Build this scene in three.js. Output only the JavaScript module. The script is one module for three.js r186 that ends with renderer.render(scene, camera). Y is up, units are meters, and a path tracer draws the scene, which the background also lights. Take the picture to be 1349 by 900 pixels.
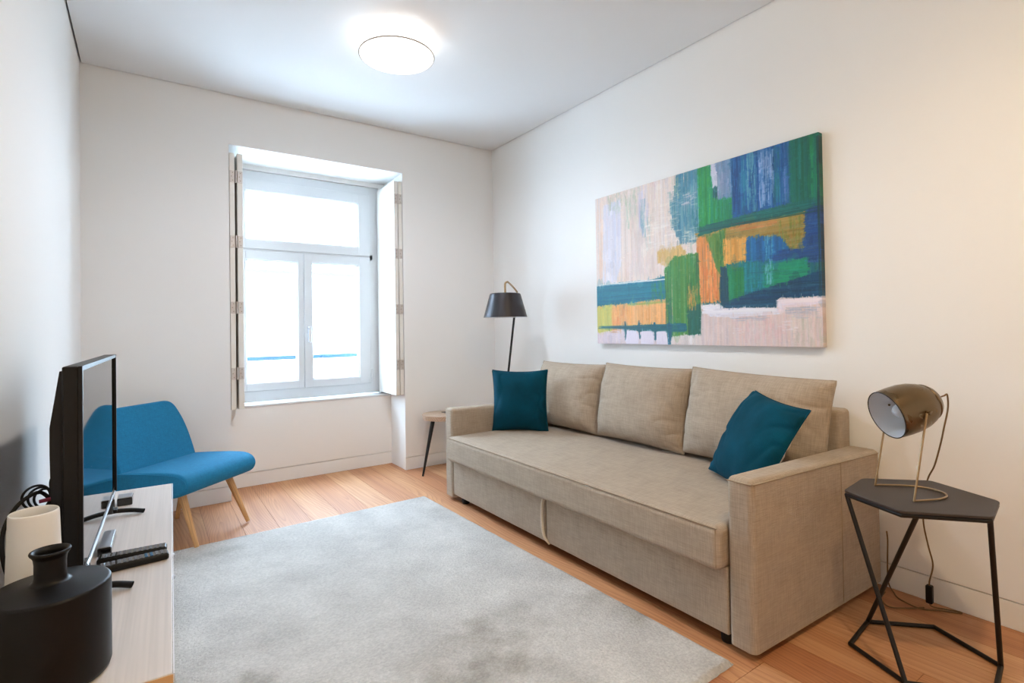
import * as THREE from 'three';
import { RoundedBoxGeometry } from 'three/addons/geometries/RoundedBoxGeometry.js';
import { mergeGeometries, mergeVertices } from 'three/addons/utils/BufferGeometryUtils.js';
import { ImprovedNoise } from 'three/addons/math/ImprovedNoise.js';
import { RectAreaLightUniformsLib } from 'three/addons/lights/RectAreaLightUniformsLib.js';

// ------------------------------------------------------------------ camera, sky, light, exposure
// Room coordinates: X to the right along the window wall, Y up, D depth from the camera towards the window wall (three z = -D).
const scene = new THREE.Scene();
const renderer = new THREE.WebGLRenderer({ antialias: true });
renderer.toneMapping = THREE.LinearToneMapping;
renderer.toneMappingExposure = 1.12;
renderer.shadowMap.enabled = true;
RectAreaLightUniformsLib.init();
const rad = THREE.MathUtils.degToRad;
const camera = new THREE.PerspectiveCamera(2 * Math.atan(450 / 692.4) * 180 / Math.PI, 1349 / 900, 0.05, 100);
{
  const yaw = rad(34.85), pitch = rad(0.71), roll = rad(-0.89);
  const F = new THREE.Vector3(Math.sin(yaw) * Math.cos(pitch), Math.sin(pitch), -Math.cos(yaw) * Math.cos(pitch));
  const R0 = new THREE.Vector3(Math.cos(yaw), 0, Math.sin(yaw));
  const U0 = new THREE.Vector3().crossVectors(R0, F).normalize();
  const R = R0.clone().multiplyScalar(Math.cos(roll)).addScaledVector(U0, Math.sin(roll));
  const U = U0.clone().multiplyScalar(Math.cos(roll)).addScaledVector(R0, -Math.sin(roll));
  camera.position.set(0, 1.12, 0);
  camera.quaternion.setFromRotationMatrix(new THREE.Matrix4().makeBasis(R, U, F.clone().negate()));
  camera.setViewOffset(1349, 900, 0, 24, 1349, 900);     // the lens is shifted a little
}
scene.background = new THREE.Color(0.57, 0.78, 1.0);      // bright overcast sky
scene.backgroundIntensity = 21;
const daylight = new THREE.RectAreaLight(new THREE.Color(0.57, 0.78, 1.0), 21, 1.9, 1.6);   // the sky above the street, for the window
daylight.name = 'daylight';
daylight.position.set(1.06, 3.35, -5.35);
daylight.lookAt(1.06, 1.1, -3.9);
scene.add(daylight);

// ------------------------------------------------------------------ helpers
let seed = 20240607;
const rnd = () => { seed = (seed + 0x6D2B79F5) | 0; let t = Math.imul(seed ^ (seed >>> 15), 1 | seed); t = (t + Math.imul(t ^ (t >>> 7), 61 | t)) ^ t; return ((t ^ (t >>> 14)) >>> 0) / 4294967296; };
const rr = (a, b) => a + (b - a) * rnd();
const noise = new ImprovedNoise();
const N3 = (x, y, z) => noise.noise(x, y, z);
const clamp = THREE.MathUtils.clamp, lerp = THREE.MathUtils.lerp;
const V = (X, Y, D) => new THREE.Vector3(X, Y, -D);
const used = {};
function numbered(n) { if (used[n] === undefined) { used[n] = 0; return n; } used[n]++; return n + '_' + String(used[n]).padStart(3, '0'); }
function thing(name, label, category, [X, Y, D] = [0, 0, 0], turn = 0, group) {
  const o = new THREE.Group(); o.name = numbered(name); o.position.set(X, Y, -D); o.rotation.y = turn;
  o.userData = { label, category }; if (group) o.userData.group = group;
  scene.add(o); o.updateMatrixWorld(true); return o;
}
function part(parent, name, geo, mat, label) {           // geometry in room space, moved into the parent's own axes
  parent.updateWorldMatrix(true, false);
  const m = new THREE.Mesh(geo.clone().applyMatrix4(parent.matrixWorld.clone().invert()), mat);
  m.name = name; m.castShadow = m.receiveShadow = true; if (label) m.userData.label = label; parent.add(m); return m;
}
function own(parent, name, geo, mat, label) {            // geometry already in the parent's own axes
  const m = new THREE.Mesh(geo, mat); m.name = name; m.castShadow = m.receiveShadow = true; if (label) m.userData.label = label; parent.add(m); return m;
}
function struct(name, geo, mat, label) {
  const m = new THREE.Mesh(geo, mat); m.name = name; m.castShadow = m.receiveShadow = true;
  m.userData = { kind: 'structure', label, category: name.split('_')[0] }; scene.add(m); return m;
}
function boxUV(g, tile = 1, ox = 0, oy = 0) {             // uv in metres by the way each face points
  if (g.index) g = g.toNonIndexed();
  const p = g.attributes.position, uv = new Float32Array(p.count * 2), a = new THREE.Vector3(), b = new THREE.Vector3(), c = new THREE.Vector3();
  for (let i = 0; i < p.count; i += 3) {
    a.fromBufferAttribute(p, i); b.fromBufferAttribute(p, i + 1); c.fromBufferAttribute(p, i + 2);
    const n = b.clone().sub(a).cross(c.clone().sub(a)), x = Math.abs(n.x), y = Math.abs(n.y), z = Math.abs(n.z);
    [a, b, c].forEach((q, k) => { const [u, v] = y >= x && y >= z ? [q.z, q.x] : x >= z ? [q.z, q.y] : [q.x, q.y]; uv[(i + k) * 2] = u / tile + ox; uv[(i + k) * 2 + 1] = v / tile + oy; });
  }
  g.setAttribute('uv', new THREE.BufferAttribute(uv, 2)); return g;
}
const box = (x0, x1, y0, y1, d0, d1) => new THREE.BoxGeometry(x1 - x0, y1 - y0, d1 - d0).translate((x0 + x1) / 2, (y0 + y1) / 2, -(d0 + d1) / 2);
const rbox = (x0, x1, y0, y1, d0, d1, r, s = 4) => new RoundedBoxGeometry(x1 - x0, y1 - y0, d1 - d0, s, r).translate((x0 + x1) / 2, (y0 + y1) / 2, -(d0 + d1) / 2);
const clean = (g) => { g = g.index ? g.toNonIndexed() : g; for (const k of Object.keys(g.attributes)) if (!['position', 'normal', 'uv'].includes(k)) g.deleteAttribute(k); return g; };
const merge = (...gs) => mergeGeometries(gs.flat().map(clean));
const tube = (pts, r, seg = 40, closed = false, tension = 0.5) => new THREE.TubeGeometry(new THREE.CatmullRomCurve3(pts, closed, 'catmullrom', tension), seg, r, 8, closed);
function rod(a, b, r0, r1 = r0, n = 14) {                 // a straight round bar from a to b
  const d = b.clone().sub(a), g = new THREE.CylinderGeometry(r1, r0, d.length(), n);
  g.applyQuaternion(new THREE.Quaternion().setFromUnitVectors(new THREE.Vector3(0, 1, 0), d.clone().normalize()));
  return g.translate((a.x + b.x) / 2, (a.y + b.y) / 2, (a.z + b.z) / 2);
}
const lathe = (pts, n = 64) => new THREE.LatheGeometry(pts.map(([r, y]) => new THREE.Vector2(r, y)), n);

// ------------------------------------------------------------------ textures
const srgb = (r, g, b) => new THREE.Color().setRGB(r / 255, g / 255, b / 255, THREE.SRGBColorSpace);
function dataTex(w, h, fn, color = true) {
  const d = new Uint8Array(w * h * 4);
  for (let y = 0; y < h; y++) for (let x = 0; x < w; x++) { const c = fn(x, y), i = (y * w + x) * 4; d[i] = clamp(c[0], 0, 255); d[i + 1] = clamp(c[1], 0, 255); d[i + 2] = clamp(c[2], 0, 255); d[i + 3] = 255; }
  const t = new THREE.DataTexture(d, w, h, THREE.RGBAFormat); t.magFilter = THREE.LinearFilter; t.minFilter = THREE.LinearMipmapLinearFilter; t.generateMipmaps = true;
  t.wrapS = t.wrapT = THREE.RepeatWrapping; if (color) t.colorSpace = THREE.SRGBColorSpace; t.needsUpdate = true; return t;
}
// noise that repeats over a period (in cells)
const hash = (x, y, s) => { let h = Math.imul(x, 374761393) ^ Math.imul(y, 668265263) ^ Math.imul(s, 974634521); h = Math.imul(h ^ (h >>> 13), 1274126177); return ((h ^ (h >>> 16)) >>> 0) / 4294967296; };
function vnoise(x, y, px, py, s) {
  const xi = Math.floor(x), yi = Math.floor(y), fx = x - xi, fy = y - yi, u = fx * fx * (3 - 2 * fx), v = fy * fy * (3 - 2 * fy), m = (a, n) => ((a % n) + n) % n;
  const a = hash(m(xi, px), m(yi, py), s), b = hash(m(xi + 1, px), m(yi, py), s), c = hash(m(xi, px), m(yi + 1, py), s), d = hash(m(xi + 1, px), m(yi + 1, py), s);
  return a + (b - a) * u + (c - a) * v + (a - b - c + d) * u * v;
}
const fbm = (x, y, p, s, oct = 4) => { let a = 0, w = 0.5, t = 0; for (let o = 0; o < oct; o++) { a += w * vnoise(x * p, y * p, p, p, s + o); t += w; w *= 0.5; p *= 2; } return a / t; };

function linenTex(base, s, contrast = 1) {
  return dataTex(512, 512, (x, y) => {
    const u = x / 512, v = y / 512;
    const warp = vnoise(u * 256, v * 9, 256, 9, s) - 0.5, weft = vnoise(u * 9, v * 256, 9, 256, s + 1) - 0.5;
    const slub = Math.max(0, vnoise(u * 6, v * 128, 6, 128, s + 2) - 0.72) * 1.2 + Math.max(0, vnoise(u * 128, v * 6, 128, 6, s + 3) - 0.72) * 1.2;
    const k = 1 + contrast * (0.11 * warp + 0.12 * weft - 0.13 * slub + 0.05 * (fbm(u, v, 4, s + 4) - 0.5) + 0.05 * (hash(x, y, s + 9) - 0.5));
    return [base[0] * k, base[1] * k, base[2] * k];
  });
}
const linenBump = dataTex(512, 512, (x, y) => { const u = x / 512, v = y / 512, k = 128 + 60 * (vnoise(u * 256, v * 12, 256, 12, 31) - 0.5) + 60 * (vnoise(u * 12, v * 256, 12, 256, 32) - 0.5) + 50 * (hash(x, y, 33) - 0.5); return [k, k, k]; }, false);
function woodTex(s, light, dark, wide) {                 // fir board: one width across, 2.4 m along
  return dataTex(256, 1024, (x, y) => {
    const u = x / 256, v = y / 1024;
    const wav = 0.22 * (vnoise(u * 2, v * 3, 64, 3, s) - 0.5) + 0.10 * (vnoise(u * 5, v * 9, 64, 9, s + 1) - 0.5);
    const c = 0.5 + 0.25 * Math.sin(v * Math.PI * 2 + s) + wav;     // where the heart of the cathedral grain lies
    const dist = Math.sqrt((u - c) * (u - c) + 0.004) + wav * 0.5 + 0.06 * Math.sin(v * Math.PI * 4 + s * 2);
    let ring = dist * wide; ring -= Math.floor(ring);
    const line = Math.pow(ring, 3.2) * (1 - Math.pow(ring, 24)) * (0.35 + 0.65 * vnoise(u * 4, v * 7, 64, 7, s + 11));
    const fine = vnoise(u * 190, v * 14, 190, 14, s + 3) - 0.5, tone = fbm(u, v, 3, s + 5, 3) - 0.5;
    const k = clamp(0.22 + 0.62 * line + 0.26 * fine + 0.45 * tone + 0.22 * (vnoise(u * 26, v * 3, 26, 3, s + 21) - 0.5), 0, 1);
    return [0, 1, 2].map((i) => lerp(light[i], dark[i], k));
  });
}
const rugTex = dataTex(1024, 1024, (x, y) => {
  const u = x / 1024, v = y / 1024;
  const a = fbm(u, v, 5, 51, 4), b = fbm(u, v, 14, 61, 4), f = hash(x, y, 3) - 0.5, g = vnoise(u * 260, v * 400, 260, 400, 9) - 0.5;
  const blot = clamp((a - 0.52) * 3.2, 0, 1) * clamp((b - 0.42) * 3, 0, 1);
  const k = 1.02 - 0.18 * blot - 0.16 * (b - 0.5) + 0.06 * f + 0.11 * g;
  return [188 * k, (184 - 4 * blot) * k, (179 - 10 * blot) * k];
});
const rugBump = dataTex(1024, 1024, (x, y) => { const u = x / 1024, v = y / 1024, k = 128 + 90 * (vnoise(u * 330, v * 330, 330, 330, 19) - 0.5) + 60 * (hash(x, y, 8) - 0.5) + 60 * (vnoise(u * 60, v * 60, 60, 60, 20) - 0.5); return [k, k, k]; }, false);
const plasterBump = dataTex(512, 512, (x, y) => { const k = 128 + 70 * (fbm(x / 512, y / 512, 24, 71, 4) - 0.5) + 18 * (hash(x, y, 5) - 0.5); return [k, k, k]; }, false);
const velvetTex = dataTex(256, 256, (x, y) => { const u = x / 256, v = y / 256, k = 0.86 + 0.34 * (fbm(u, v, 4, 81, 4) - 0.5) + 0.10 * (hash(x, y, 4) - 0.5) + 0.1; return [0 * k, 68 * k, 88 * k]; });
const woolTex = dataTex(256, 256, (x, y) => { const u = x / 256, v = y / 256, k = 1 + 0.10 * (vnoise(u * 128, v * 16, 128, 16, 91) - 0.5) + 0.10 * (vnoise(u * 16, v * 128, 16, 128, 92) - 0.5) + 0.10 * (hash(x, y, 6) - 0.5); return [17 * k, 116 * k, 157 * k]; });
const laminateTex = dataTex(256, 1024, (x, y) => { const u = x / 256, v = y / 1024, k = 1 - 0.05 * (vnoise(u * 120, v * 6, 120, 6, 95) - 0.5) - 0.05 * (vnoise(u * 22, v * 4, 22, 4, 96) - 0.5); return [211 * k, 200 * k, 193 * k]; });
const oakTex = dataTex(128, 512, (x, y) => { const u = x / 128, v = y / 512, k = 1 - 0.20 * (vnoise(u * 40, v * 4, 40, 4, 97) - 0.5) - 0.1 * (vnoise(u * 8, v * 3, 8, 3, 98) - 0.5); return [208 * k, 158 * k, 104 * k]; });
const slabTex = dataTex(256, 256, (x, y) => { const u = x / 256 - 0.45, v = y / 256 - 0.55, r = Math.sqrt(u * u + v * v) * 26 + 1.5 * fbm(x / 256, y / 256, 4, 99, 3), k = 1 - 0.22 * (r - Math.floor(r)) - 0.2 * (fbm(x / 256, y / 256, 6, 100, 3) - 0.5); return [206 * k, 176 * k, 152 * k]; });
const brassRough = dataTex(256, 256, (x, y) => { const k = 90 + 120 * (fbm(x / 256, y / 256, 6, 111, 5) - 0.3); return [k, k, k]; }, false);

const std = (o) => new THREE.MeshStandardMaterial(o), phys = (o) => new THREE.MeshPhysicalMaterial(o);
const M = {
  wall: std({ color: srgb(244, 243, 241), roughness: 0.9, bumpMap: plasterBump, bumpScale: 0.0006 }),
  ceiling: std({ color: srgb(238, 238, 238), roughness: 0.95 }),
  white: phys({ color: srgb(215, 218, 221), roughness: 0.35, clearcoat: 0.2, clearcoatRoughness: 0.3 }),
  shutter: std({ color: srgb(236, 232, 224), roughness: 0.45 }),
  glass: phys({ color: 0xffffff, roughness: 0, transmission: 1, ior: 1.45, thickness: 0 }),
  steel: std({ color: srgb(206, 198, 192), metalness: 0.6, roughness: 0.5 }),
  subfloor: std({ color: srgb(70, 46, 30), roughness: 0.95 }),
  linen: std({ map: linenTex([172, 155, 137], 200), roughness: 0.95, bumpMap: linenBump, bumpScale: 0.0012 }),
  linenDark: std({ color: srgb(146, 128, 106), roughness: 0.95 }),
  seam: std({ color: srgb(158, 141, 121), roughness: 0.95 }),
  linenPale: std({ map: linenTex([214, 200, 180], 230, 0.7), roughness: 0.95 }),
  velvet: phys({ map: velvetTex, roughness: 0.85, specularIntensity: 0.3, sheen: 0.2, sheenRoughness: 0.4, sheenColor: srgb(0, 110, 140) }),
  wool: phys({ map: woolTex, roughness: 0.9, sheen: 0.3, sheenRoughness: 0.5, sheenColor: srgb(90, 160, 190) }),
  rug: std({ map: rugTex, roughness: 1, bumpMap: rugBump, bumpScale: 0.006 }),
  laminate: std({ map: laminateTex, roughness: 0.42 }),
  consoleWhite: std({ color: srgb(236, 236, 240), roughness: 0.4 }),
  edgeWood: std({ color: srgb(214, 172, 122), roughness: 0.6 }),
  oak: std({ map: oakTex, roughness: 0.5 }),
  slab: std({ map: slabTex, roughness: 0.55 }),
  bark: std({ color: srgb(150, 118, 94), roughness: 0.9 }),
  blackMetal: std({ color: srgb(26, 25, 26), metalness: 0.3, roughness: 0.45 }),
  tableBlack: std({ color: srgb(62, 54, 50), metalness: 0.2, roughness: 0.5 }),
  blackPlastic: phys({ color: srgb(14, 14, 15), roughness: 0.42, specularIntensity: 0.6 }),
  glossBlack: phys({ color: srgb(14, 14, 16), roughness: 0.12, clearcoat: 0.5, clearcoatRoughness: 0.05 }),
  screen: phys({ color: srgb(8, 8, 9), roughness: 0.03, specularIntensity: 1, ior: 1.7 }),
  silver: std({ color: srgb(198, 200, 206), metalness: 0.85, roughness: 0.3 }),
  ceramicBlack: phys({ color: srgb(12, 12, 14), roughness: 0.42, specularIntensity: 0.5 }),
  ceramicWhite: phys({ color: srgb(240, 240, 240), roughness: 0.45, clearcoat: 0.2, clearcoatRoughness: 0.4 }),
  brass: std({ color: srgb(116, 99, 76), metalness: 1, roughness: 0.62, roughnessMap: brassRough }),
  brassLight: std({ color: srgb(172, 146, 112), metalness: 1, roughness: 0.4 }),
  shadeSteel: std({ color: srgb(66, 64, 66), metalness: 0.9, roughness: 0.36 }),
  shadeInner: std({ color: srgb(228, 232, 236), roughness: 0.6, side: THREE.DoubleSide }),
  bulb: phys({ color: srgb(236, 240, 244), roughness: 0.05, transmission: 0.5, thickness: 0, ior: 1.45 }),
  cord: std({ color: srgb(120, 92, 58), roughness: 0.8 }),
  cable: std({ color: srgb(20, 20, 22), roughness: 0.6 }),
  magenta: std({ color: srgb(150, 40, 80), roughness: 0.5 }),
  button: std({ color: srgb(112, 114, 120), roughness: 0.6 }),
  buttonBlue: std({ color: srgb(60, 110, 150), roughness: 0.6 }),
  rail: std({ color: srgb(34, 66, 86), roughness: 0.7 }),
  facade: std({ color: srgb(240, 238, 234), roughness: 0.95 }),
  gutter: std({ color: srgb(60, 85, 108), roughness: 0.7 }),
  lampGlow: std({ color: srgb(250, 246, 238), emissive: new THREE.Color(1.0, 0.98, 0.95), emissiveIntensity: 1.1, roughness: 0.6 }),
  lampGlowWarm: std({ color: srgb(250, 246, 238), emissive: new THREE.Color(1.0, 0.82, 0.56), emissiveIntensity: 1.3, roughness: 0.6 }),
  lampRim: std({ color: srgb(142, 126, 112), roughness: 0.5 }),
};

// ------------------------------------------------------------------ the room
const XL = -0.315, XR = 2.588, DB = 3.993, DN = 4.29, YC = 2.743, DREAR = -1.7;
const NX0 = 0.465, NX1 = 1.715, NY = 2.406, SILL = 0.595, DW = 4.394, DOUT = 4.62;
{ // floor: long fir boards running towards the window
  const sub = struct('floor', box(XL - 0.1, XR + 0.1, -0.08, -0.021, DREAR - 0.1, DOUT), M.subfloor, 'reddish fir board floor running towards the window');
  const tones = [[[206, 150, 102], [152, 88, 44]], [[198, 138, 90], [142, 78, 38]], [[212, 160, 114], [160, 98, 54]], [[192, 128, 80], [138, 74, 36]]];
  const wood = tones.map(([l, d], i) => phys({ map: woodTex(300 + i * 17, l, d, [9, 13, 7, 11][i]), roughness: 0.6, ior: 1.6, clearcoat: 0.5, clearcoatRoughness: 0.5 }));
  const W = 0.176, x00 = 0.627 - 6 * W;
  for (let r = 0; ; r++) {
    let x0 = x00 + r * W, x1 = x0 + W; if (x0 > XR) break;
    x0 = Math.max(x0, XL); x1 = Math.min(x1, XR); if (x1 - x0 < 0.01) continue;
    const mid = (x0 + x1) / 2, end = x1 > NX0 && x0 < NX1 ? DN : DB;
    let d = DREAR + rr(-1.8, 0);
    while (d < end) {
      const len = rr(1.9, 2.9), a = Math.max(d, DREAR), b = end - (d + len) < 1.0 ? end : d + len; d = b;
      if (b - a < 0.05) continue;
      const g = new THREE.BoxGeometry(x1 - x0 - 0.0016, 0.02, b - a - 0.0016).translate(mid, -0.0105, -(a + b) / 2), p = g.attributes.position, uv = g.attributes.uv, off = rnd(), fl = rnd() > 0.5 ? 1 : -1;
      for (let i = 0; i < p.count; i++) uv.setXY(i, ((p.getX(i) - mid) * fl) / W + 0.5, (-p.getZ(i)) / 2.4 + off);
      own(sub, 'plank', g, wood[Math.floor(rnd() * 4)]);
    }
  }
}
{ // walls, each with a flush skirting below a shadow groove and a shadow gap under the ceiling
  const T = 0.14, G0 = 0.0975, G1 = 0.1025, top = YC + 0.05;
  const uvw = (g) => boxUV(g, 0.8);
  struct('wall_right', uvw(merge(box(XR, XR + 0.012, G1, top, DREAR, DB), box(XR + 0.012, XR + T, -0.08, YC + 0.16, DREAR - T, DOUT))), M.wall, 'white plaster wall behind the sofa');
  struct('baseboard_right', box(XR, XR + 0.012, 0, G0, DREAR, DB), M.wall, 'flush white skirting below the wall behind the sofa');
  struct('wall_left', uvw(merge(box(XL - 0.012, XL, G1, top, DREAR, DB), box(XL - T, XL - 0.012, -0.08, YC + 0.16, DREAR - T, DOUT))), M.wall, 'white plaster wall behind the television');
  struct('baseboard_left', box(XL - 0.012, XL, 0, G0, DREAR, DB), M.wall, 'flush white skirting behind the television bench');
  struct('wall_rear', uvw(box(XL, XR, 0, top, DREAR - T, DREAR)), M.wall, 'white plaster wall opposite the window');
  const e = 0.012;
  struct('wall_back', uvw(merge(
    box(XL, NX0 - e, G1, top, DB, DB + e), box(NX1 + e, XR, G1, top, DB, DB + e), box(NX0 - e, NX1 + e, NY, top, DB, DB + e),
    box(XL, NX0 - e, 0, top, DB + e, DOUT), box(NX1 + e, XR, 0, top, DB + e, DOUT), box(NX0 - e, NX1 + e, NY, top, DB + e, DOUT),
    box(NX0 - e, NX0, G1, NY, DB, DOUT), box(NX1, NX1 + e, G1, NY, DB, DOUT), box(NX0 - e, NX0, 0, G1, DB + e, DOUT), box(NX1, NX1 + e, 0, G1, DB + e, DOUT),
    box(NX0, NX1, G1, SILL - 0.02, DN, DN + e), box(NX0, NX1, 0, SILL - 0.02, DN + e, DOUT),
    box(1.665, NX1, SILL - 0.02, NY, DW, DOUT), box(NX0, 1.665, 2.37, NY, DW, DOUT))), M.wall, 'white plaster wall with the deep window niche');
  struct('baseboard_back', merge(box(XL, NX0, 0, G0, DB, DB + e), box(NX1, XR, 0, G0, DB, DB + e), box(NX0, NX1, 0, G0, DN, DN + e)), M.wall, 'flush white skirting along the window wall and niche');
  struct('ceiling', merge(box(XL + 0.009, XR - 0.009, YC, YC + 0.05, DREAR, DB - 0.009), box(XL, XR, YC + 0.05, YC + 0.16, DREAR, DOUT)), M.ceiling, 'flat white ceiling with a thin shadow gap around');
}
{ // window: fixed frame, a transom light above and two casements
  const w = new THREE.Group(); w.name = 'window_1'; w.position.set(1.06, SILL, -DW); w.userData = { kind: 'structure', label: 'white framed window with transom light and two casements', category: 'window' }; scene.add(w);
  const x0 = 0.468, x1 = 1.663, y0 = 0.597, y1 = 2.368, f0 = 4.412, f1 = 4.48, s0 = 4.402, s1 = 4.465;
  const bars = (a, b, c, d, d0, d1, l, r, bt, tp) => merge(rbox(a, a + l, c, d, d0, d1, 0.004, 2), rbox(b - r, b, c, d, d0, d1, 0.004, 2), rbox(a + l - 0.002, b - r + 0.002, c, c + bt, d0, d1, 0.004, 2), rbox(a + l - 0.002, b - r + 0.002, d - tp, d, d0, d1, 0.004, 2));
  part(w, 'window_frame', merge(bars(x0, x1, y0, y1, f0, f1, 0.078, 0.08, 0.09, 0.07), rbox(x0 + 0.05, x1 - 0.05, 1.735, 1.785, f0, f1, 0.003, 2)), M.white);
  part(w, 'window_sill', rbox(NX0 + 0.001, NX1 - 0.001, SILL - 0.02, SILL, DN - 0.006, f0 + 0.01, 0.005, 3), M.white);
  const sash = (name, a, b, c, d, l, r, bt, tp) => {
    const s = part(w, name, merge(bars(a, b, c, d, s0, s1, l, r, bt, tp), bars(a + l - 0.012, b - r + 0.012, c + bt - 0.012, d - tp + 0.012, s0 + 0.012, s1 - 0.004, 0.02, 0.02, 0.02, 0.02)), M.white);
    part(s, 'pane', box(a + l, b - r, c + bt, d - tp, s0 + 0.034, s0 + 0.038), M.glass); return s;
  };
  sash('transom_sash', 0.530, 1.584, 1.770, 2.300, 0.09, 0.095, 0.072, 0.084);
  sash('casement_sash', 0.530, 1.0385, 0.682, 1.755, 0.09, 0.045, 0.062, 0.068);
  const right = sash('casement_sash', 1.0415, 1.584, 0.682, 1.755, 0.062, 0.095, 0.062, 0.068);
  part(right, 'handle', merge(rbox(1.062, 1.080, 1.115, 1.180, s0 - 0.012, s0, 0.004, 2), rod(V(1.071, 1.160, s0), V(1.071, 1.160, s0 - 0.045), 0.008), rbox(1.063, 1.079, 1.045, 1.170, s0 - 0.052, s0 - 0.040, 0.005, 3)), M.silver);
  part(right, 'hinge', merge(rod(V(1.590, 0.690, 4.398), V(1.590, 0.80, 4.398), 0.008), rbox(1.565, 1.592, 0.69, 0.72, 4.394, 4.402, 0.003, 2)), M.white);
}

// ------------------------------------------------------------------ outside the window
{
  const r = thing('balcony_railing', 'blue metal rail outside the lower window panes', 'railing', [1.1, 0.0, 4.86]);
  part(r, 'top_rail', rbox(0.1, 2.2, 0.893, 0.928, 4.82, 4.86, 0.006, 2), M.rail);
  for (const x of [0.1, 2.2]) part(r, 'bracket', rbox(x - 0.015, x + 0.015, 0.897, 0.925, DOUT, 4.83, 0.004, 2), M.rail);
  const b = thing('street_facade', 'pale building across the street beyond the window', 'building', [4, -9, 14.2]);
  part(b, 'wall', box(-6, 14, -9, 2.62, 14, 14.4), M.facade);
  part(b, 'gutter', box(-6, 14, 2.60, 2.68, 13.92, 14.05), M.gutter);
}

// ------------------------------------------------------------------ shutters
function shutter(label, leaves, gap, side) {
  const t = thing('window_shutter', label, 'shutter', [(leaves[0][0] + leaves[1][1]) / 2, 0.61, 4.2], 0, 'folded shutters beside the window');
  for (const [a, b] of leaves) part(t, 'leaf', rbox(a, b, 0.607, side < 0 ? 2.356 : 2.338, 4.002, 4.384, 0.003, 2), M.shutter);
  for (const y of [2.194, 1.75, 1.30, 0.852]) {
    const h = part(t, 'hinge', merge(...leaves.map(([a, b]) => rbox(a + 0.003, b - 0.001, y - 0.04, y + 0.04, 3.9985, 4.003, 0.001, 1)), rod(V(gap, y - 0.042, 3.998), V(gap, y + 0.042, 3.998), 0.0055, 0.0055, 10)), M.steel);
    const dots = []; for (const [a, b] of leaves) for (const k of [-0.026, 0, 0.026]) dots.push(rod(V((a + b) / 2 + (k ? 0.003 : -0.004), y + k, 3.9988), V((a + b) / 2 + (k ? 0.003 : -0.004), y + k, 3.9975), 0.0032, 0.0032, 8));
    part(h, 'screws', merge(dots), M.linenDark).userData.kind = 'stuff';
  }
}
shutter('cream shutter folded in two leaves at the left edge of the window', [[0.469, 0.501], [0.516, 0.550]], 0.5085, -1);
shutter('cream shutter folded in two leaves at the right edge of the window', [[1.645, 1.676], [1.682, 1.712]], 1.679, 1);

// ------------------------------------------------------------------ ceiling lamps
function ceilingLamp(label, X, D, color, glow, spill) {
  const t = thing('ceiling_lamp', label, 'lamp', [X, YC, D], 0, 'drum ceiling lamps');
  own(t, 'diffuser', lathe([[0, 0], [0.19, 0], [0.199, -0.004], [0.202, -0.012], [0.202, -0.1], [0.199, -0.108], [0, -0.110]], 64), glow);
  own(t, 'rim', new THREE.TorusGeometry(0.2025, 0.003, 8, 80).rotateX(Math.PI / 2).translate(0, -0.104, 0), M.lampRim);
  // the opal glass sends most of its light down, a little of it sideways along the ceiling
  const l = new THREE.SpotLight(color, 1, 0, rad(84), 0.55, 2); l.name = 'lamp_light'; l.position.set(0, -0.07, 0); l.target.position.set(0, -1, 0); l.castShadow = true; l.shadow.radius = 3; t.add(l, l.target);
  const g = new THREE.PointLight(color, spill); g.name = 'lamp_glow_light'; g.position.set(0, -0.07, 0); g.castShadow = true; g.shadow.radius = 2; t.add(g);
}
ceilingLamp('round white drum lamp glowing on the ceiling before the window', 1.145, 2.715, new THREE.Color(3.05, 3.2, 3.55), M.lampGlow, 0.036);
ceilingLamp('round white drum lamp on the ceiling behind the camera', 1.05, 0.05, new THREE.Color(4.9, 3.8, 2.3), M.lampGlowWarm, 0.24);

// ------------------------------------------------------------------ rug
{
  const W = 1.52, L = 2.24, nx = 120, nz = 160, g = new THREE.PlaneGeometry(W, L, nx, nz).rotateX(-Math.PI / 2), p = g.attributes.position;
  for (let i = 0; i < p.count; i++) {
    let x = p.getX(i), z = p.getZ(i); const ex = W / 2 - Math.abs(x), ez = L / 2 - Math.abs(z), e = Math.min(ex, ez);
    const edge = clamp(e / 0.014, 0, 1), wob = 0.002 * (N3(x * 40, z * 40, 2) + 0.6 * N3(x * 110, z * 110, 7));
    if (ex < 0.001) x += Math.sign(x) * wob; if (ez < 0.001) z += Math.sign(z) * wob;
    p.setXYZ(i, x, 0.001 + 0.012 * Math.sqrt(edge) + edge * (0.0012 * N3(x * 22, z * 22, 5) + 0.0008 * N3(x * 60, z * 60, 6)), z);
  }
  g.computeVertexNormals();
  const uv = g.attributes.uv; for (let i = 0; i < p.count; i++) uv.setXY(i, p.getX(i) / 1.9 + 0.5, p.getZ(i) / 1.9 + 0.5);
  const t = thing('area_rug', 'large pale grey mottled rug on the boards before the sofa', 'rug', [0.805, 0, 2.13], rad(1.4));
  own(t, 'pile', g, M.rug);
  own(t, 'backing', new THREE.BoxGeometry(W - 0.01, 0.004, L - 0.01).translate(0, 0.0022, 0), M.linenPale);
}

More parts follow.
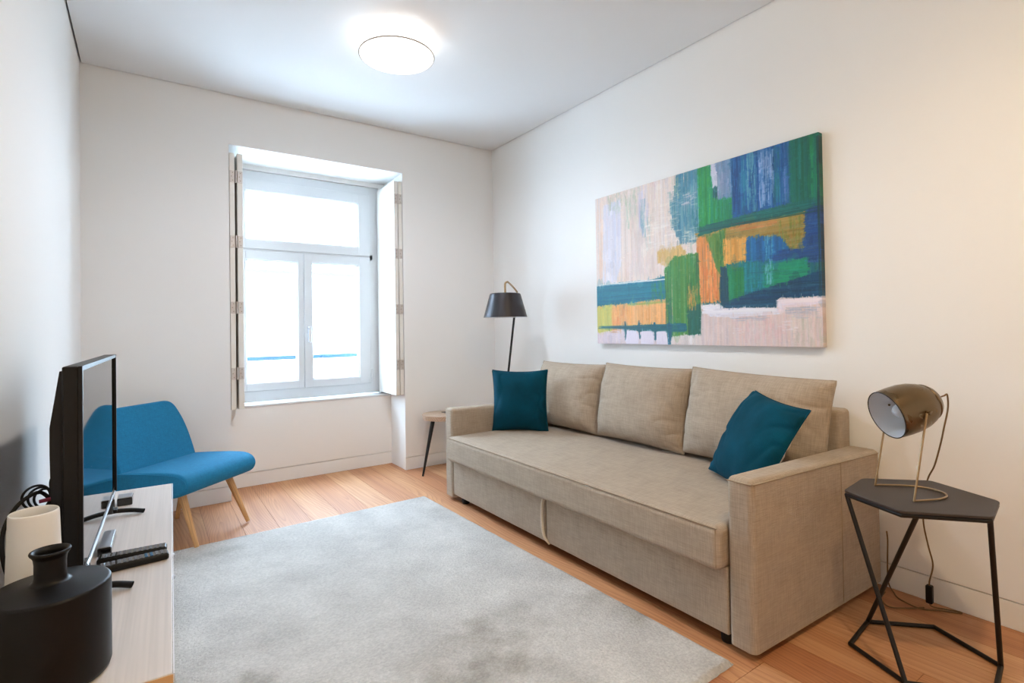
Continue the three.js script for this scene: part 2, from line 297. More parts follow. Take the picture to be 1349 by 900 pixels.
// ------------------------------------------------------------------ sofa
const FAB = 0.27;
function fabric(g) { return boxUV(g, FAB, 0.13, 0.37); }
{
  const s = thing('sofa', 'long beige linen sofa bed with wide arms along the right wall', 'sofa', [2.1, 0, 2.08]);
  // arms: the outer side of the near arm runs slightly askew, tops fall a little to the back
  const arm = (d0, d1, skew) => {
    const g = rbox(1.645, 2.572, 0.0, 0.606, d0, d1, 0.022, 5), p = g.attributes.position;
    for (let i = 0; i < p.count; i++) { const x = p.getX(i), y = Math.max(0.028, p.getY(i)), z = p.getZ(i), k = (x - 1.645) / 0.927; if (-z < (d0 + d1) / 2) p.setZ(i, z + skew * k); p.setY(i, y - 0.022 * k * clamp((y - 0.1) / 0.5, 0, 1)); }
    g.computeVertexNormals(); return fabric(g);
  };
  const near = part(s, 'arm', arm(0.985, 1.082, 0.028), M.linen);
  part(near, 'seam', merge(tube([V(1.652, 0.590, 0.9855), V(1.95, 0.585, 0.976), V(2.25, 0.578, 0.967), V(2.555, 0.570, 0.958)], 0.0028, 30), tube([V(1.646, 0.590, 0.99), V(1.6455, 0.590, 1.03), V(1.646, 0.590, 1.078)], 0.0028, 12), tube([V(2.235, 0.575, 0.9665), V(2.235, 0.3, 0.9665), V(2.235, 0.035, 0.9668)], 0.002, 12)), M.seam);
  const far = part(s, 'arm', arm(3.075, 3.172, 0), M.linen);
  part(far, 'seam', tube([V(1.646, 0.590, 3.085), V(1.6455, 0.590, 3.12), V(1.646, 0.590, 3.165)], 0.0025, 12), M.seam);
  // mattress seat
  { const g = new RoundedBoxGeometry(0.90, 0.156, 1.985, 6, 0.028).translate(2.05, 0.352, -2.0785), p = g.attributes.position;
    for (let i = 0; i < p.count; i++) if (p.getY(i) > 0.38) { const x = p.getX(i), z = p.getZ(i), k = Math.max(0, 1 - Math.pow((x - 2.05) / 0.45, 4)) * Math.max(0, 1 - Math.pow((z + 2.0785) / 1.0, 6)); p.setY(i, p.getY(i) + 0.006 * k); }
    const seat = part(s, 'seat', fabric(g), M.linen);
    const x = 1.605, y = 0.4235; part(seat, 'piping', merge(tube([V(x, y, 1.094), V(x, y + 0.001, 1.6), V(x, y, 2.1), V(x, y + 0.001, 2.6), V(x, y, 3.06)], 0.0026, 60), rod(V(1.606, 0.29, 1.1), V(1.606, 0.42, 1.1), 0.0022, 0.0022, 8)), M.seam); }
  part(s, 'drawer_front', fabric(rbox(1.652, 1.70, 0.045, 0.282, 1.086, 2.098, 0.008, 3)), M.linen);
  part(s, 'drawer_front', fabric(rbox(1.652, 1.70, 0.045, 0.282, 2.108, 3.072, 0.008, 3)), M.linen);
  part(s, 'pull_strap', (() => { const g = []; const pts = [V(1.652, 0.278, 2.103), V(1.630, 0.24, 2.10), V(1.632, 0.15, 2.106), V(1.638, 0.08, 2.098), V(1.658, 0.042, 2.08)]; g.push(tube(pts, 0.008, 30)); return merge(g); })(), M.linenPale);
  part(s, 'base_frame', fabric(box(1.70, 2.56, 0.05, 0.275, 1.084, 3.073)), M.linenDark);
  part(s, 'back_frame', fabric(rbox(2.472, 2.575, 0.05, 0.748, 1.068, 3.085, 0.02, 4)), M.linen);
  for (const [x, d] of [[1.70, 1.118], [1.70, 2.995], [2.5, 1.14], [2.5, 2.98]]) part(s, 'foot', lathe([[0, 0], [0.024, 0], [0.026, 0.006], [0.027, 0.05], [0, 0.052]], 20).translate(x, 0, -d), M.blackPlastic);
}
// a stuffed cushion: width along x, height along y, front towards +z; which = 1 front face, -1 back face
function pillowGeo(w, h, t, which, o = {}) {
  const { pinch = 0.06, power = 2.2, wrinkle = 0.006, seedz = 0, n = 44, tile = FAB, sag = 0 } = o;
  const pos = [], uv = [], idx = [];
  for (let j = 0; j <= n; j++) for (let i = 0; i <= n; i++) {
    const su = (i / n) * 2 - 1, sv = (j / n) * 2 - 1, u = Math.sin(su * Math.PI / 2) * 0.35 + su * 0.65, v = Math.sin(sv * Math.PI / 2) * 0.35 + sv * 0.65;
    const inx = 1 - pinch * (1 - v * v) * 1, iny = 1 - pinch * (1 - u * u);
    let x = (w / 2) * u * (Math.abs(u) > 0 ? lerp(1, inx, Math.pow(Math.abs(u), 2)) : 1), y = (h / 2) * v * lerp(1, iny, Math.pow(Math.abs(v), 2));
    const e = Math.pow(1 - Math.pow(Math.abs(u), power), 0.55) * Math.pow(1 - Math.pow(Math.abs(v), power), 0.55);
    let z = which * (t / 2) * e;
    const fold = Math.pow(Math.max(0, 1 - 4 * Math.abs(N3(u * 1.1 + v * 1.7 + seedz, u * 1.3 - v * 0.6 + seedz * 3, seedz + 5))), 2) * Math.max(0, Math.abs(u) - 0.35) * 2.2;
    const wr = 1.1 * N3(u * 1.8 + seedz, v * 1.8 + seedz * 2, seedz) + 0.25 * N3(u * 4 + seedz, (u + v) * 3.4, seedz + 3) - 1.1 * fold;
    const rim = Math.min(1, 4 * e) * (0.35 + 0.65 * Math.max(Math.abs(u), Math.abs(v)));
    z = which * Math.max(Math.abs(z) * 0.55, Math.abs(z) + wrinkle * wr * rim); y -= sag * (1 - u * u) * Math.max(0, v);
    pos.push(x, y, z); uv.push((x + w) / tile, (y + h) / tile);
  }
  for (let j = 0; j < n; j++) for (let i = 0; i < n; i++) { const a = j * (n + 1) + i, b = a + 1, c = a + n + 1, d = c + 1; which > 0 ? idx.push(a, b, d, a, d, c) : idx.push(a, d, b, a, c, d); }
  const g = new THREE.BufferGeometry(); g.setAttribute('position', new THREE.Float32BufferAttribute(pos, 3)); g.setAttribute('uv', new THREE.Float32BufferAttribute(uv, 2)); g.setIndex(idx); g.computeVertexNormals(); return g;
}
function pillowEdge(w, h, r, o = {}) {
  const { pinch = 0.06, sag = 0 } = o, pts = [], k = 24, at = (u, v) => { const x = (w / 2) * u * lerp(1, 1 - pinch * (1 - v * v), u * u), y = (h / 2) * v * lerp(1, 1 - pinch * (1 - u * u), v * v) - sag * (1 - u * u) * Math.max(0, v); return new THREE.Vector3(x, y, 0); };
  for (let i = 0; i < k; i++) pts.push(at(-1 + 2 * i / k, -1)); for (let i = 0; i < k; i++) pts.push(at(1, -1 + 2 * i / k)); for (let i = 0; i < k; i++) pts.push(at(1 - 2 * i / k, 1)); for (let i = 0; i < k; i++) pts.push(at(-1, 1 - 2 * i / k));
  return tube(pts, r, 160, true, 0.5);
}
function poseBy(t, c, xAxis, yAxis) {                    // centre and two directions of a cushion, in room space
  const x = xAxis.clone().normalize(), y = yAxis.clone().addScaledVector(x, -yAxis.dot(x)).normalize(), z = new THREE.Vector3().crossVectors(x, y);
  t.position.copy(c); t.quaternion.setFromRotationMatrix(new THREE.Matrix4().makeBasis(x, y, z)); t.updateMatrixWorld(true);
}
[['beige linen back cushion beside the near arm of the sofa', 1.437, 0.725, 0.455, -0.035, 1],
 ['beige linen back cushion in the middle of the sofa', 2.122, 0.658, 0.458, -0.01, 5],
 ['beige linen back cushion at the far end of the sofa', 2.776, 0.652, 0.448, 0.0, 9]].forEach(([label, d, w, h, roll, sd]) => {
  const t = thing('back_cushion', label, 'cushion', [0, 0, 0], 0, 'sofa back cushions');
  const lean = rad(11), up = new THREE.Vector3(Math.sin(lean), Math.cos(lean), 0), c = V(2.358, 0.442, d).addScaledVector(up, h / 2);
  poseBy(t, c, new THREE.Vector3(0, roll, 1), up);
  const o = { pinch: 0.035, power: 3.2, wrinkle: 0.007, seedz: sd, n: 72 };
  own(t, 'front', pillowGeo(w, h, 0.245, 1, o), M.linen); own(t, 'back', pillowGeo(w, h, 0.13, -1, o), M.linen);
  own(t, 'piping', pillowEdge(w, h, 0.0035, o), M.linen);
});
{ // two teal velvet cushions
  const mk = (label, c, x, y, w, h, sd) => {
    const t = thing('throw_cushion', label, 'cushion', [0, 0, 0], 0, 'teal velvet cushions'); poseBy(t, c, x, y);
    const o = { pinch: 0.075, power: 2.4, wrinkle: 0.011, seedz: sd, n: 48, tile: 0.5 };
    own(t, 'front', pillowGeo(w, h, 0.16, 1, o), M.velvet, 'teal velvet front'); own(t, 'back', pillowGeo(w, h, 0.11, -1, o), M.linenPale, 'beige linen back');
    own(t, 'seam', pillowEdge(w, h, 0.003, o), M.velvet);
  };
  mk('square teal velvet cushion propped in the far corner of the sofa', V(2.10, 0.634, 2.935), V(0.262, 0, -0.249), V(0.03, 1, 0.05), 0.385, 0.42, 3);
  // near one leans askew between the near arm and the back cushion
  const A = V(2.34, 0.822, 1.39), B = V(2.125, 0.785, 1.03), C = V(2.18, 0.45, 1.515), D = C.clone().add(B).sub(A);
  mk('teal velvet cushion tilted on its corner by the near sofa arm', A.clone().add(B).add(C).add(D).multiplyScalar(0.25), B.clone().sub(A), A.clone().sub(C), 0.43, 0.43, 7);
}

// ------------------------------------------------------------------ painting
{
  const W = 1480, H = 1000, cv = document.createElement('canvas'); cv.width = W; cv.height = H; const c = cv.getContext('2d');
  const sx = W / 1000, sy = H / 1000, col = (r, g, b, a = 1) => `rgba(${Math.round(clamp(r, 0, 255))},${Math.round(clamp(g, 0, 255))},${Math.round(clamp(b, 0, 255))},${a})`;
  c.fillStyle = col(226, 210, 202); c.fillRect(0, 0, W, H);
  const path = (q) => { c.beginPath(); q.forEach(([x, y], i) => (i ? c.lineTo(x * sx, y * sy) : c.moveTo(x * sx, y * sy))); c.closePath(); };
  // a patch of paint: ragged outline, brush streaks across ('v' or 'h') with shifts of tone
  function patch(q, rgb, dir = 'v', n = 120, jit = 22, rag = 8) {
    const f = dir === 'v' ? 0 : 1, g = 1 - f, lo = Math.min(...q.map((p) => p[f])), hi = Math.max(...q.map((p) => p[f]));
    const px = (a, b) => (f ? [b * sx, a * sy] : [a * sx, b * sy]);
    const cuts = (a) => { const o = []; q.forEach((p, i) => { const r = q[(i + 1) % q.length]; if ((p[f] <= a) !== (r[f] <= a)) o.push(lerp(p[g], r[g], (a - p[f]) / (r[f] - p[f]))); }); return o.sort((x, y) => x - y); };
    for (let pass = 0; pass < 3; pass++) for (let a = lo + 1; a < hi; a += [3, 4, 11][pass]) {
      const m = a + rr(-2, 2), o = cuts(clamp(m, lo + 0.5, hi - 0.5));
      for (let i = 0; i + 1 < o.length; i += 2) {
        let b0 = o[i] - rr(-0.6, 1) * rag, b1 = o[i + 1] + rr(-0.6, 1) * rag; if (pass) { const l = b1 - b0, u = rr(0, 0.6); b0 += l * u * rnd(); b1 -= l * u * rnd(); }
        const k = rr(-jit, jit) * [0.3, 0.6, 1.3][pass], h = rr(-jit, jit) * 0.6, bend = rr(-7, 7);
        for (let w = 0; w < 4; w++) { const kk = k + rr(-9, 9), e = m + (w - 1.5) * 1.5; c.strokeStyle = col(rgb[0] + kk + h, rgb[1] + kk, rgb[2] + kk - h, [rr(0.75, 1), rr(0.25, 0.5), rr(0.12, 0.35)][pass]); c.lineWidth = rr(1.6, 3.6) * [1, 1, 2.6][pass]; c.beginPath(); c.moveTo(...px(e, b0 + rr(-3, 3))); c.quadraticCurveTo(...px(e + bend, (b0 + b1) / 2), ...px(e + rr(-1, 1), b1 + rr(-3, 3))); c.stroke(); }
      }
    }
  }
  // dry brush: many thin strokes that let the ground show
  function dry(x0, x1, y0, y1, rgb, dir, n, al = 0.4, wd = 6, jit = 18) {
    for (let i = 0; i < n; i++) { const x = rr(x0, x1), y = rr(y0, y1), len = rr(0.2, 0.8) * (dir === 'v' ? y1 - y0 : x1 - x0) * 0.6, k = rr(-jit, jit); c.strokeStyle = col(rgb[0] + k, rgb[1] + k, rgb[2] + k, rr(0.3, 1) * al); c.lineWidth = rr(1, wd); c.beginPath();
      if (dir === 'v') { c.moveTo(x * sx, Math.max(y0, y - len / 2) * sy); c.lineTo((x + rr(-2, 2)) * sx, Math.min(y1, y + len / 2) * sy); } else { c.moveTo(Math.max(x0, x - len / 2) * sx, y * sy); c.lineTo(Math.min(x1, x + len / 2) * sx, (y + rr(-3, 3)) * sy); } c.stroke(); }
  }
  patch([[560, -10], [1010, -10], [1010, 780], [560, 780]], [14, 92, 100], 'v', 0, 20); patch([[-10, 560], [570, 560], [570, 1010], [-10, 1010]], [206, 180, 150], 'v', 0, 14);
  patch([[-10, -10], [570, -10], [552, 412], [400, 600], [-10, 606]], [222, 206, 198], 'v', 260, 14);
  dry(0, 110, 0, 590, [226, 186, 160], 'v', 60, 0.35, 16); dry(180, 270, 120, 590, [218, 190, 178], 'v', 60, 0.35, 14); dry(300, 430, 60, 560, [226, 208, 194], 'v', 70, 0.4, 14);
  patch([[55, 73], [161, 60], [158, 470], [130, 580], [47, 580]], [214, 210, 220], 'v', 80, 10, 16);
  dry(80, 270, 5, 140, [150, 172, 140], 'v', 70, 0.35, 12); dry(190, 260, 90, 260, [170, 196, 176], 'v', 40, 0.3, 12); dry(265, 320, 5, 320, [196, 190, 212], 'v', 50, 0.5, 12);
  dry(275, 300, 130, 300, [80, 140, 160], 'v', 26, 0.5, 6); dry(290, 330, 200, 420, [150, 180, 176], 'v', 26, 0.35, 10); dry(330, 360, 0, 120, [210, 176, 186], 'v', 20, 0.4, 8);
  dry(180, 400, 400, 590, [216, 190, 190], 'v', 90, 0.3, 14); dry(300, 480, 260, 420, [236, 230, 224], 'h', 60, 0.5, 9);
  patch([[464, -5], [561, -5], [556, 390], [480, 400], [440, 300], [430, 180], [450, 100]], [70, 128, 150], 'v', 160, 26, 26);
  dry(425, 560, 90, 320, [90, 150, 150], 'v', 90, 0.45, 9); dry(470, 555, 120, 200, [220, 196, 206], 'h', 24, 0.55, 9); dry(440, 470, 20, 160, [190, 200, 150], 'v', 20, 0.4, 8); dry(460, 478, 280, 420, [30, 90, 120], 'v', 20, 0.6, 6); dry(530, 556, 220, 420, [16, 100, 110], 'v', 30, 0.6, 8);
  dry(480, 560, 330, 450, [232, 224, 210], 'h', 50, 0.6, 7);
  patch([[360, 437], [476, 427], [500, 470], [475, 498], [430, 540], [365, 495]], [206, 170, 104], 'v', 60, 22, 14);
  patch([[557, -5], [617, -5], [622, 200], [696, 206], [700, 320], [561, 350]], [24, 138, 80], 'v', 160, 26, 16); dry(560, 612, 10, 330, [60, 160, 60], 'v', 40, 0.4, 10); dry(630, 700, 205, 320, [40, 130, 110], 'v', 40, 0.5, 10);
  patch([[618, -5], [642, -5], [640, 130], [619, 130]], [206, 206, 224], 'v', 30, 12, 10);
  patch([[640, -5], [700, -5], [698, 210], [642, 200]], [112, 140, 176], 'v', 80, 18, 6); dry(642, 690, 60, 200, [150, 156, 190], 'v', 30, 0.5, 10);
  patch([[697, -5], [908, -5], [906, 302], [702, 318]], [14, 84, 144], 'v', 260, 26, 6);
  dry(735, 750, 0, 310, [20, 120, 150], 'v', 26, 0.5, 10); dry(754, 792, 0, 308, [92, 158, 176], 'v', 60, 0.5, 10); dry(800, 848, 0, 296, [150, 168, 214], 'v', 60, 0.5, 10); dry(855, 870, 20, 290, [20, 130, 130], 'v', 24, 0.5, 8); dry(880, 905, 0, 290, [90, 120, 190], 'v', 30, 0.5, 8);
  patch([[905, -5], [1010, -5], [1010, 330], [905, 302]], [0, 98, 82], 'v', 140, 18, 5); dry(970, 1000, 0, 300, [20, 140, 80], 'v', 40, 0.5, 12);
  patch([[549, 368], [960, 350], [950, 534], [872, 524], [864, 458], [671, 430], [560, 436]], [146, 122, 56], 'h', 140, 26, 10); dry(690, 860, 355, 400, [196, 124, 66], 'h', 50, 0.5, 10); dry(860, 950, 370, 530, [110, 130, 50], 'v', 60, 0.5, 12);
  patch([[555, 335], [800, 316], [1008, 306], [1008, 352], [700, 362], [560, 382]], [8, 98, 88], 'h', 120, 18, 8); dry(600, 800, 352, 366, [130, 60, 60], 'h', 14, 0.5, 5);
  patch([[549, 398], [617, 398], [660, 560], [654, 755], [549, 754]], [222, 140, 70], 'v', 120, 26, 10); patch([[590, 400], [668, 380], [668, 560], [640, 600], [610, 480]], [84, 132, 56], 'v', 90, 28, 16); dry(560, 640, 540, 740, [214, 110, 54], 'v', 40, 0.5, 12); dry(632, 654, 580, 750, [130, 130, 60], 'v', 24, 0.6, 8);
  patch([[660, 429], [752, 436], [748, 619], [735, 624], [730, 562], [663, 568]], [218, 158, 74], 'v', 80, 20, 6);
  patch([[750, 436], [868, 456], [900, 530], [862, 585], [735, 620], [748, 600]], [14, 92, 150], 'v', 120, 26, 8); dry(815, 845, 440, 640, [90, 170, 210], 'v', 40, 0.5, 9);
  patch([[955, 350], [1010, 340], [1010, 600], [826, 585], [876, 524], [948, 534]], [20, 66, 124], 'h', 120, 22, 8);
  patch([[674, 566], [735, 560], [826, 575], [955, 580], [950, 690], [815, 712], [674, 768]], [8, 116, 120], 'v', 140, 24, 8); patch([[672, 575], [735, 590], [735, 760], [672, 768]], [22, 124, 72], 'v', 70, 22, 8);
  patch([[817, 590], [945, 580], [948, 682], [824, 700]], [8, 134, 96], 'h', 70, 16, 14); dry(812, 845, 580, 690, [120, 180, 200], 'v', 24, 0.5, 8); dry(760, 800, 560, 740, [20, 120, 160], 'v', 30, 0.5, 10);
  patch([[652, 768], [815, 706], [1010, 640], [1010, 764], [859, 764], [854, 806], [648, 800]], [8, 66, 100], 'h', 140, 18, 8); patch([[648, 575], [674, 585], [676, 768], [646, 765]], [14, 66, 84], 'v', 40, 16, 6); dry(890, 1000, 690, 740, [120, 160, 180], 'h', 16, 0.35, 3);
  patch([[548, 775], [640, 770], [654, 798], [854, 806], [859, 760], [1010, 764], [1010, 1010], [545, 1010]], [216, 196, 194], 'v', 260, 12, 4); dry(690, 900, 830, 960, [222, 180, 182], 'v', 90, 0.35, 16); dry(900, 1000, 830, 1000, [200, 196, 184], 'v', 60, 0.35, 14); dry(880, 990, 800, 860, [160, 172, 196], 'h', 34, 0.4, 8); dry(680, 820, 840, 856, [150, 164, 190], 'h', 16, 0.4, 6);
  patch([[566, 780], [600, 770], [640, 778], [654, 800], [760, 802], [854, 808], [858, 835], [760, 838], [700, 846], [600, 836]], [226, 224, 236], 'h', 50, 8, 7); patch([[855, 768], [1010, 763], [1010, 792], [880, 806], [860, 830]], [228, 214, 224], 'h', 40, 8, 6);
  patch([[-10, 606], [150, 598], [300, 604], [395, 592], [412, 735], [200, 735], [-10, 752]], [6, 112, 136], 'h', 140, 16, 7); dry(320, 408, 600, 730, [50, 130, 70], 'v', 60, 0.6, 12);
  patch([[-10, 750], [401, 727], [412, 878], [-10, 945]], [226, 164, 96], 'v', 160, 22, 8); patch([[-10, 756], [100, 742], [92, 912], [-10, 945]], [190, 184, 90], 'v', 60, 20, 14); dry(90, 190, 760, 900, [232, 146, 84], 'v', 60, 0.5, 14); dry(190, 400, 735, 750, [120, 160, 70], 'h', 24, 0.5, 8);
  patch([[398, 545], [444, 483], [553, 478], [557, 754], [556, 950], [505, 962], [430, 966], [404, 880]], [62, 128, 54], 'v', 260, 26, 8); dry(500, 548, 640, 800, [206, 156, 70], 'v', 50, 0.6, 9); dry(404, 426, 720, 960, [24, 84, 70], 'v', 30, 0.6, 8); patch([[501, 800], [561, 760], [556, 945], [505, 950]], [16, 92, 76], 'v', 60, 18, 6); dry(536, 556, 480, 760, [30, 90, 50], 'v', 30, 0.6, 7);
  patch([[-10, 930], [160, 905], [420, 915], [420, 1010], [-10, 1010]], [216, 200, 208], 'v', 90, 10, 8);
  patch([[0, 882], [260, 878], [494, 876], [490, 918], [262, 915], [150, 893]], [10, 92, 104], 'h', 50, 16, 5);
  for (const [a, b] of [[178, 250], [262, 334], [346, 404]]) patch([[a, 935], [a + 12, 914], [b - 12, 912], [b, 935], [b - 4, 1000], [a + 4, 1000]], [222, 214, 230], 'v', 20, 8, 5);
  for (const x of [176, 256, 340]) patch([[x - 3, 862], [x + 3, 862], [x + 5, 960], [x - 2, 975]], [10, 84, 100], 'v', 8, 12, 2); patch([[404, 870], [424, 870], [420, 1000], [406, 1000]], [10, 92, 120], 'v', 14, 14, 4);
  patch([[424, 950], [560, 935], [560, 1010], [424, 1010]], [218, 206, 204], 'v', 40, 10, 6);
  { // drag the wet paint: strokes that carry the colour found where they start
    const im = c.getImageData(0, 0, W, H).data;
    for (let i = 0; i < 11000; i++) {
      const x = rr(4, W - 4), y = rr(4, H - 4), k = (Math.floor(y) * W + Math.floor(x)) * 4, up = rnd() < 0.6, l = rr(6, 30) * (rnd() < 0.5 ? -1 : 1), wd = rr(1.5, 7), n = 3;
      for (let w = 0; w < n; w++) { const j = rr(-14, 14), o = (w - 1) * wd * 0.6; c.strokeStyle = col(im[k] + j, im[k + 1] + j, im[k + 2] + j, rr(0.18, 0.6)); c.lineWidth = wd * rr(0.3, 0.8); c.beginPath(); if (up) { c.moveTo(x + o, y); c.lineTo(x + o + rr(-3, 3), y + l * rr(0.6, 1)); } else { c.moveTo(x, y + o); c.lineTo(x + l * rr(0.6, 1), y + o + rr(-3, 3)); } c.stroke(); }
    }
    // broad washes of thinner and thicker paint
    for (let i = 0; i < 260; i++) { const x = rr(0, W), y = rr(0, H), k = (Math.floor(clamp(y, 0, H - 1)) * W + Math.floor(clamp(x, 0, W - 1))) * 4, j = rr(-46, 46), w = rr(14, 60), h = rr(30, 130); c.fillStyle = col(im[k] + j, im[k + 1] + j, im[k + 2] + j * 0.9, rr(0.10, 0.26)); c.beginPath(); c.ellipse(x, y, w / 2, h / 2, rr(-0.2, 0.2), 0, Math.PI * 2); c.fill(); }
    // scraped, half-dry patches on the pale left side
    dry(80, 250, 5, 110, [150, 170, 138], 'v', 60, 0.4, 7, 12); dry(190, 250, 60, 250, [156, 186, 164], 'v', 34, 0.3, 8, 12); dry(272, 302, 90, 330, [96, 146, 166], 'v', 34, 0.4, 6, 16); dry(0, 60, 150, 580, [228, 190, 164], 'v', 40, 0.35, 10, 10); dry(230, 420, 330, 590, [206, 190, 184], 'v', 70, 0.3, 9, 10); dry(310, 430, 150, 330, [238, 228, 216], 'h', 60, 0.4, 6, 8); dry(170, 430, 20, 300, [236, 230, 226], 'v', 90, 0.25, 5, 8); dry(420, 560, 80, 420, [210, 214, 214], 'v', 110, 0.28, 4, 20); dry(420, 480, 60, 340, [226, 214, 206], 'h', 70, 0.5, 5, 10); dry(700, 900, 10, 300, [190, 205, 225], 'v', 60, 0.22, 4, 20);
    dry(560, 700, 150, 330, [120, 190, 160], 'v', 50, 0.25, 4, 20); dry(560, 1000, 790, 990, [232, 220, 216], 'v', 160, 0.25, 7, 10); dry(700, 950, 540, 760, [30, 60, 90], 'h', 60, 0.25, 6, 14); dry(0, 400, 610, 740, [4, 90, 120], 'h', 40, 0.3, 8, 14); dry(702, 735, 5, 310, [6, 60, 110], 'v', 26, 0.5, 9, 10); dry(850, 875, 5, 300, [4, 96, 110], 'v', 24, 0.5, 9, 10); dry(640, 668, 380, 560, [40, 92, 40], 'v', 22, 0.6, 7, 12); dry(560, 1000, 330, 366, [4, 74, 74], 'h', 40, 0.5, 7, 10); dry(540, 556, 480, 740, [30, 70, 40], 'v', 16, 0.6, 6, 8); dry(990, 1000, 20, 760, [14, 54, 60], 'v', 26, 0.6, 6, 8); dry(395, 412, 560, 960, [30, 80, 50], 'v', 14, 0.6, 6, 8); dry(500, 520, 640, 940, [24, 74, 50], 'v', 20, 0.5, 6, 8);
  }
  // last marks, put on wet over the rest: arches, posts, ridges of white
  for (const [a, b] of [[180, 248], [264, 332], [348, 402]]) { c.fillStyle = col(226, 218, 232, 0.92); c.beginPath(); c.moveTo(a * sx, 996 * sy); c.quadraticCurveTo((a - 4) * sx, 912 * sy, (a + 22) * sx, 912 * sy); c.lineTo((b - 22) * sx, 912 * sy); c.quadraticCurveTo((b + 4) * sx, 914 * sy, b * sx, 996 * sy); c.closePath(); c.fill(); dry(a + 4, b - 4, 920, 990, [214, 204, 222], 'v', 16, 0.4, 6, 8); }
  for (const [x, y0, y1] of [[176, 850, 950], [256, 846, 958], [340, 880, 985], [413, 860, 1000]]) { c.fillStyle = col(10, 84, 104, 0.9); c.beginPath(); c.moveTo((x - 3) * sx, y0 * sy); c.lineTo((x + 2) * sx, y0 * sy); c.lineTo((x + (x > 400 ? 9 : 4)) * sx, (y0 + 40) * sy); c.lineTo((x + 1) * sx, y1 * sy); c.lineTo((x - (x > 400 ? 7 : 4)) * sx, (y0 + 40) * sy); c.closePath(); c.fill(); }
  dry(10, 490, 878, 900, [8, 84, 96], 'h', 40, 0.7, 4, 10); dry(260, 490, 890, 914, [8, 96, 110], 'h', 40, 0.6, 7, 12); dry(80, 150, 905, 930, [196, 140, 96], 'h', 12, 0.6, 5, 10);
  dry(566, 850, 806, 822, [236, 234, 242], 'h', 60, 0.7, 8, 6); dry(570, 640, 776, 802, [240, 238, 244], 'h', 40, 0.8, 8, 4); dry(860, 1000, 768, 782, [238, 226, 232], 'h', 50, 0.8, 7, 6); dry(856, 880, 770, 830, [230, 222, 234], 'v', 30, 0.7, 8, 8);
  dry(690, 830, 850, 866, [150, 162, 188], 'h', 18, 0.45, 5, 10); dry(880, 980, 806, 850, [158, 168, 192], 'h', 30, 0.4, 8, 12); dry(910, 1000, 860, 1000, [188, 186, 170], 'v', 40, 0.4, 8, 10); dry(720, 880, 880, 980, [222, 184, 186], 'v', 60, 0.35, 12, 8); dry(690, 740, 890, 930, [228, 220, 226], 'h', 16, 0.6, 8, 4); dry(855, 920, 870, 920, [230, 222, 228], 'h', 20, 0.6, 9, 4);
  dry(815, 842, 560, 690, [130, 186, 214], 'v', 26, 0.5, 7, 14); dry(800, 835, 20, 300, [160, 178, 220], 'v', 30, 0.4, 8, 14); dry(840, 852, 20, 260, [190, 204, 232], 'v', 14, 0.5, 5, 8); dry(505, 545, 660, 800, [216, 150, 70], 'v', 40, 0.6, 7, 16); dry(20, 396, 598, 608, [232, 226, 226], 'h', 30, 0.6, 5, 6);
  const tex = new THREE.CanvasTexture(cv); tex.colorSpace = THREE.SRGBColorSpace;
  const bump = dataTex(512, 512, (x, y) => { const u = x / 512, v = y / 512, k = 128 + 70 * (vnoise(u * 180, v * 14, 180, 14, 141) - 0.5) + 50 * (vnoise(u * 60, v * 60, 60, 60, 142) - 0.5); return [k, k, k]; }, false);
  const m = std({ map: tex, roughness: 0.5, bumpMap: bump, bumpScale: 0.0006 });
  const t = thing('painting', 'large abstract canvas in blue green orange and pink above the sofa', 'painting', [XR, 1.016, 1.9015]);
  const d0 = 1.167, d1 = 2.636, y0 = 1.017, y1 = 2.012, g = box(2.553, XR - 0.001, y0, y1, d0, d1), p = g.attributes.position, uv = g.attributes.uv;
  for (let i = 0; i < p.count; i++) uv.setXY(i, clamp((d1 + p.getZ(i)) / (d1 - d0), 0.004, 0.996), clamp((p.getY(i) - y0) / (y1 - y0), 0.004, 0.996));
  part(t, 'canvas', g, m);
  
}

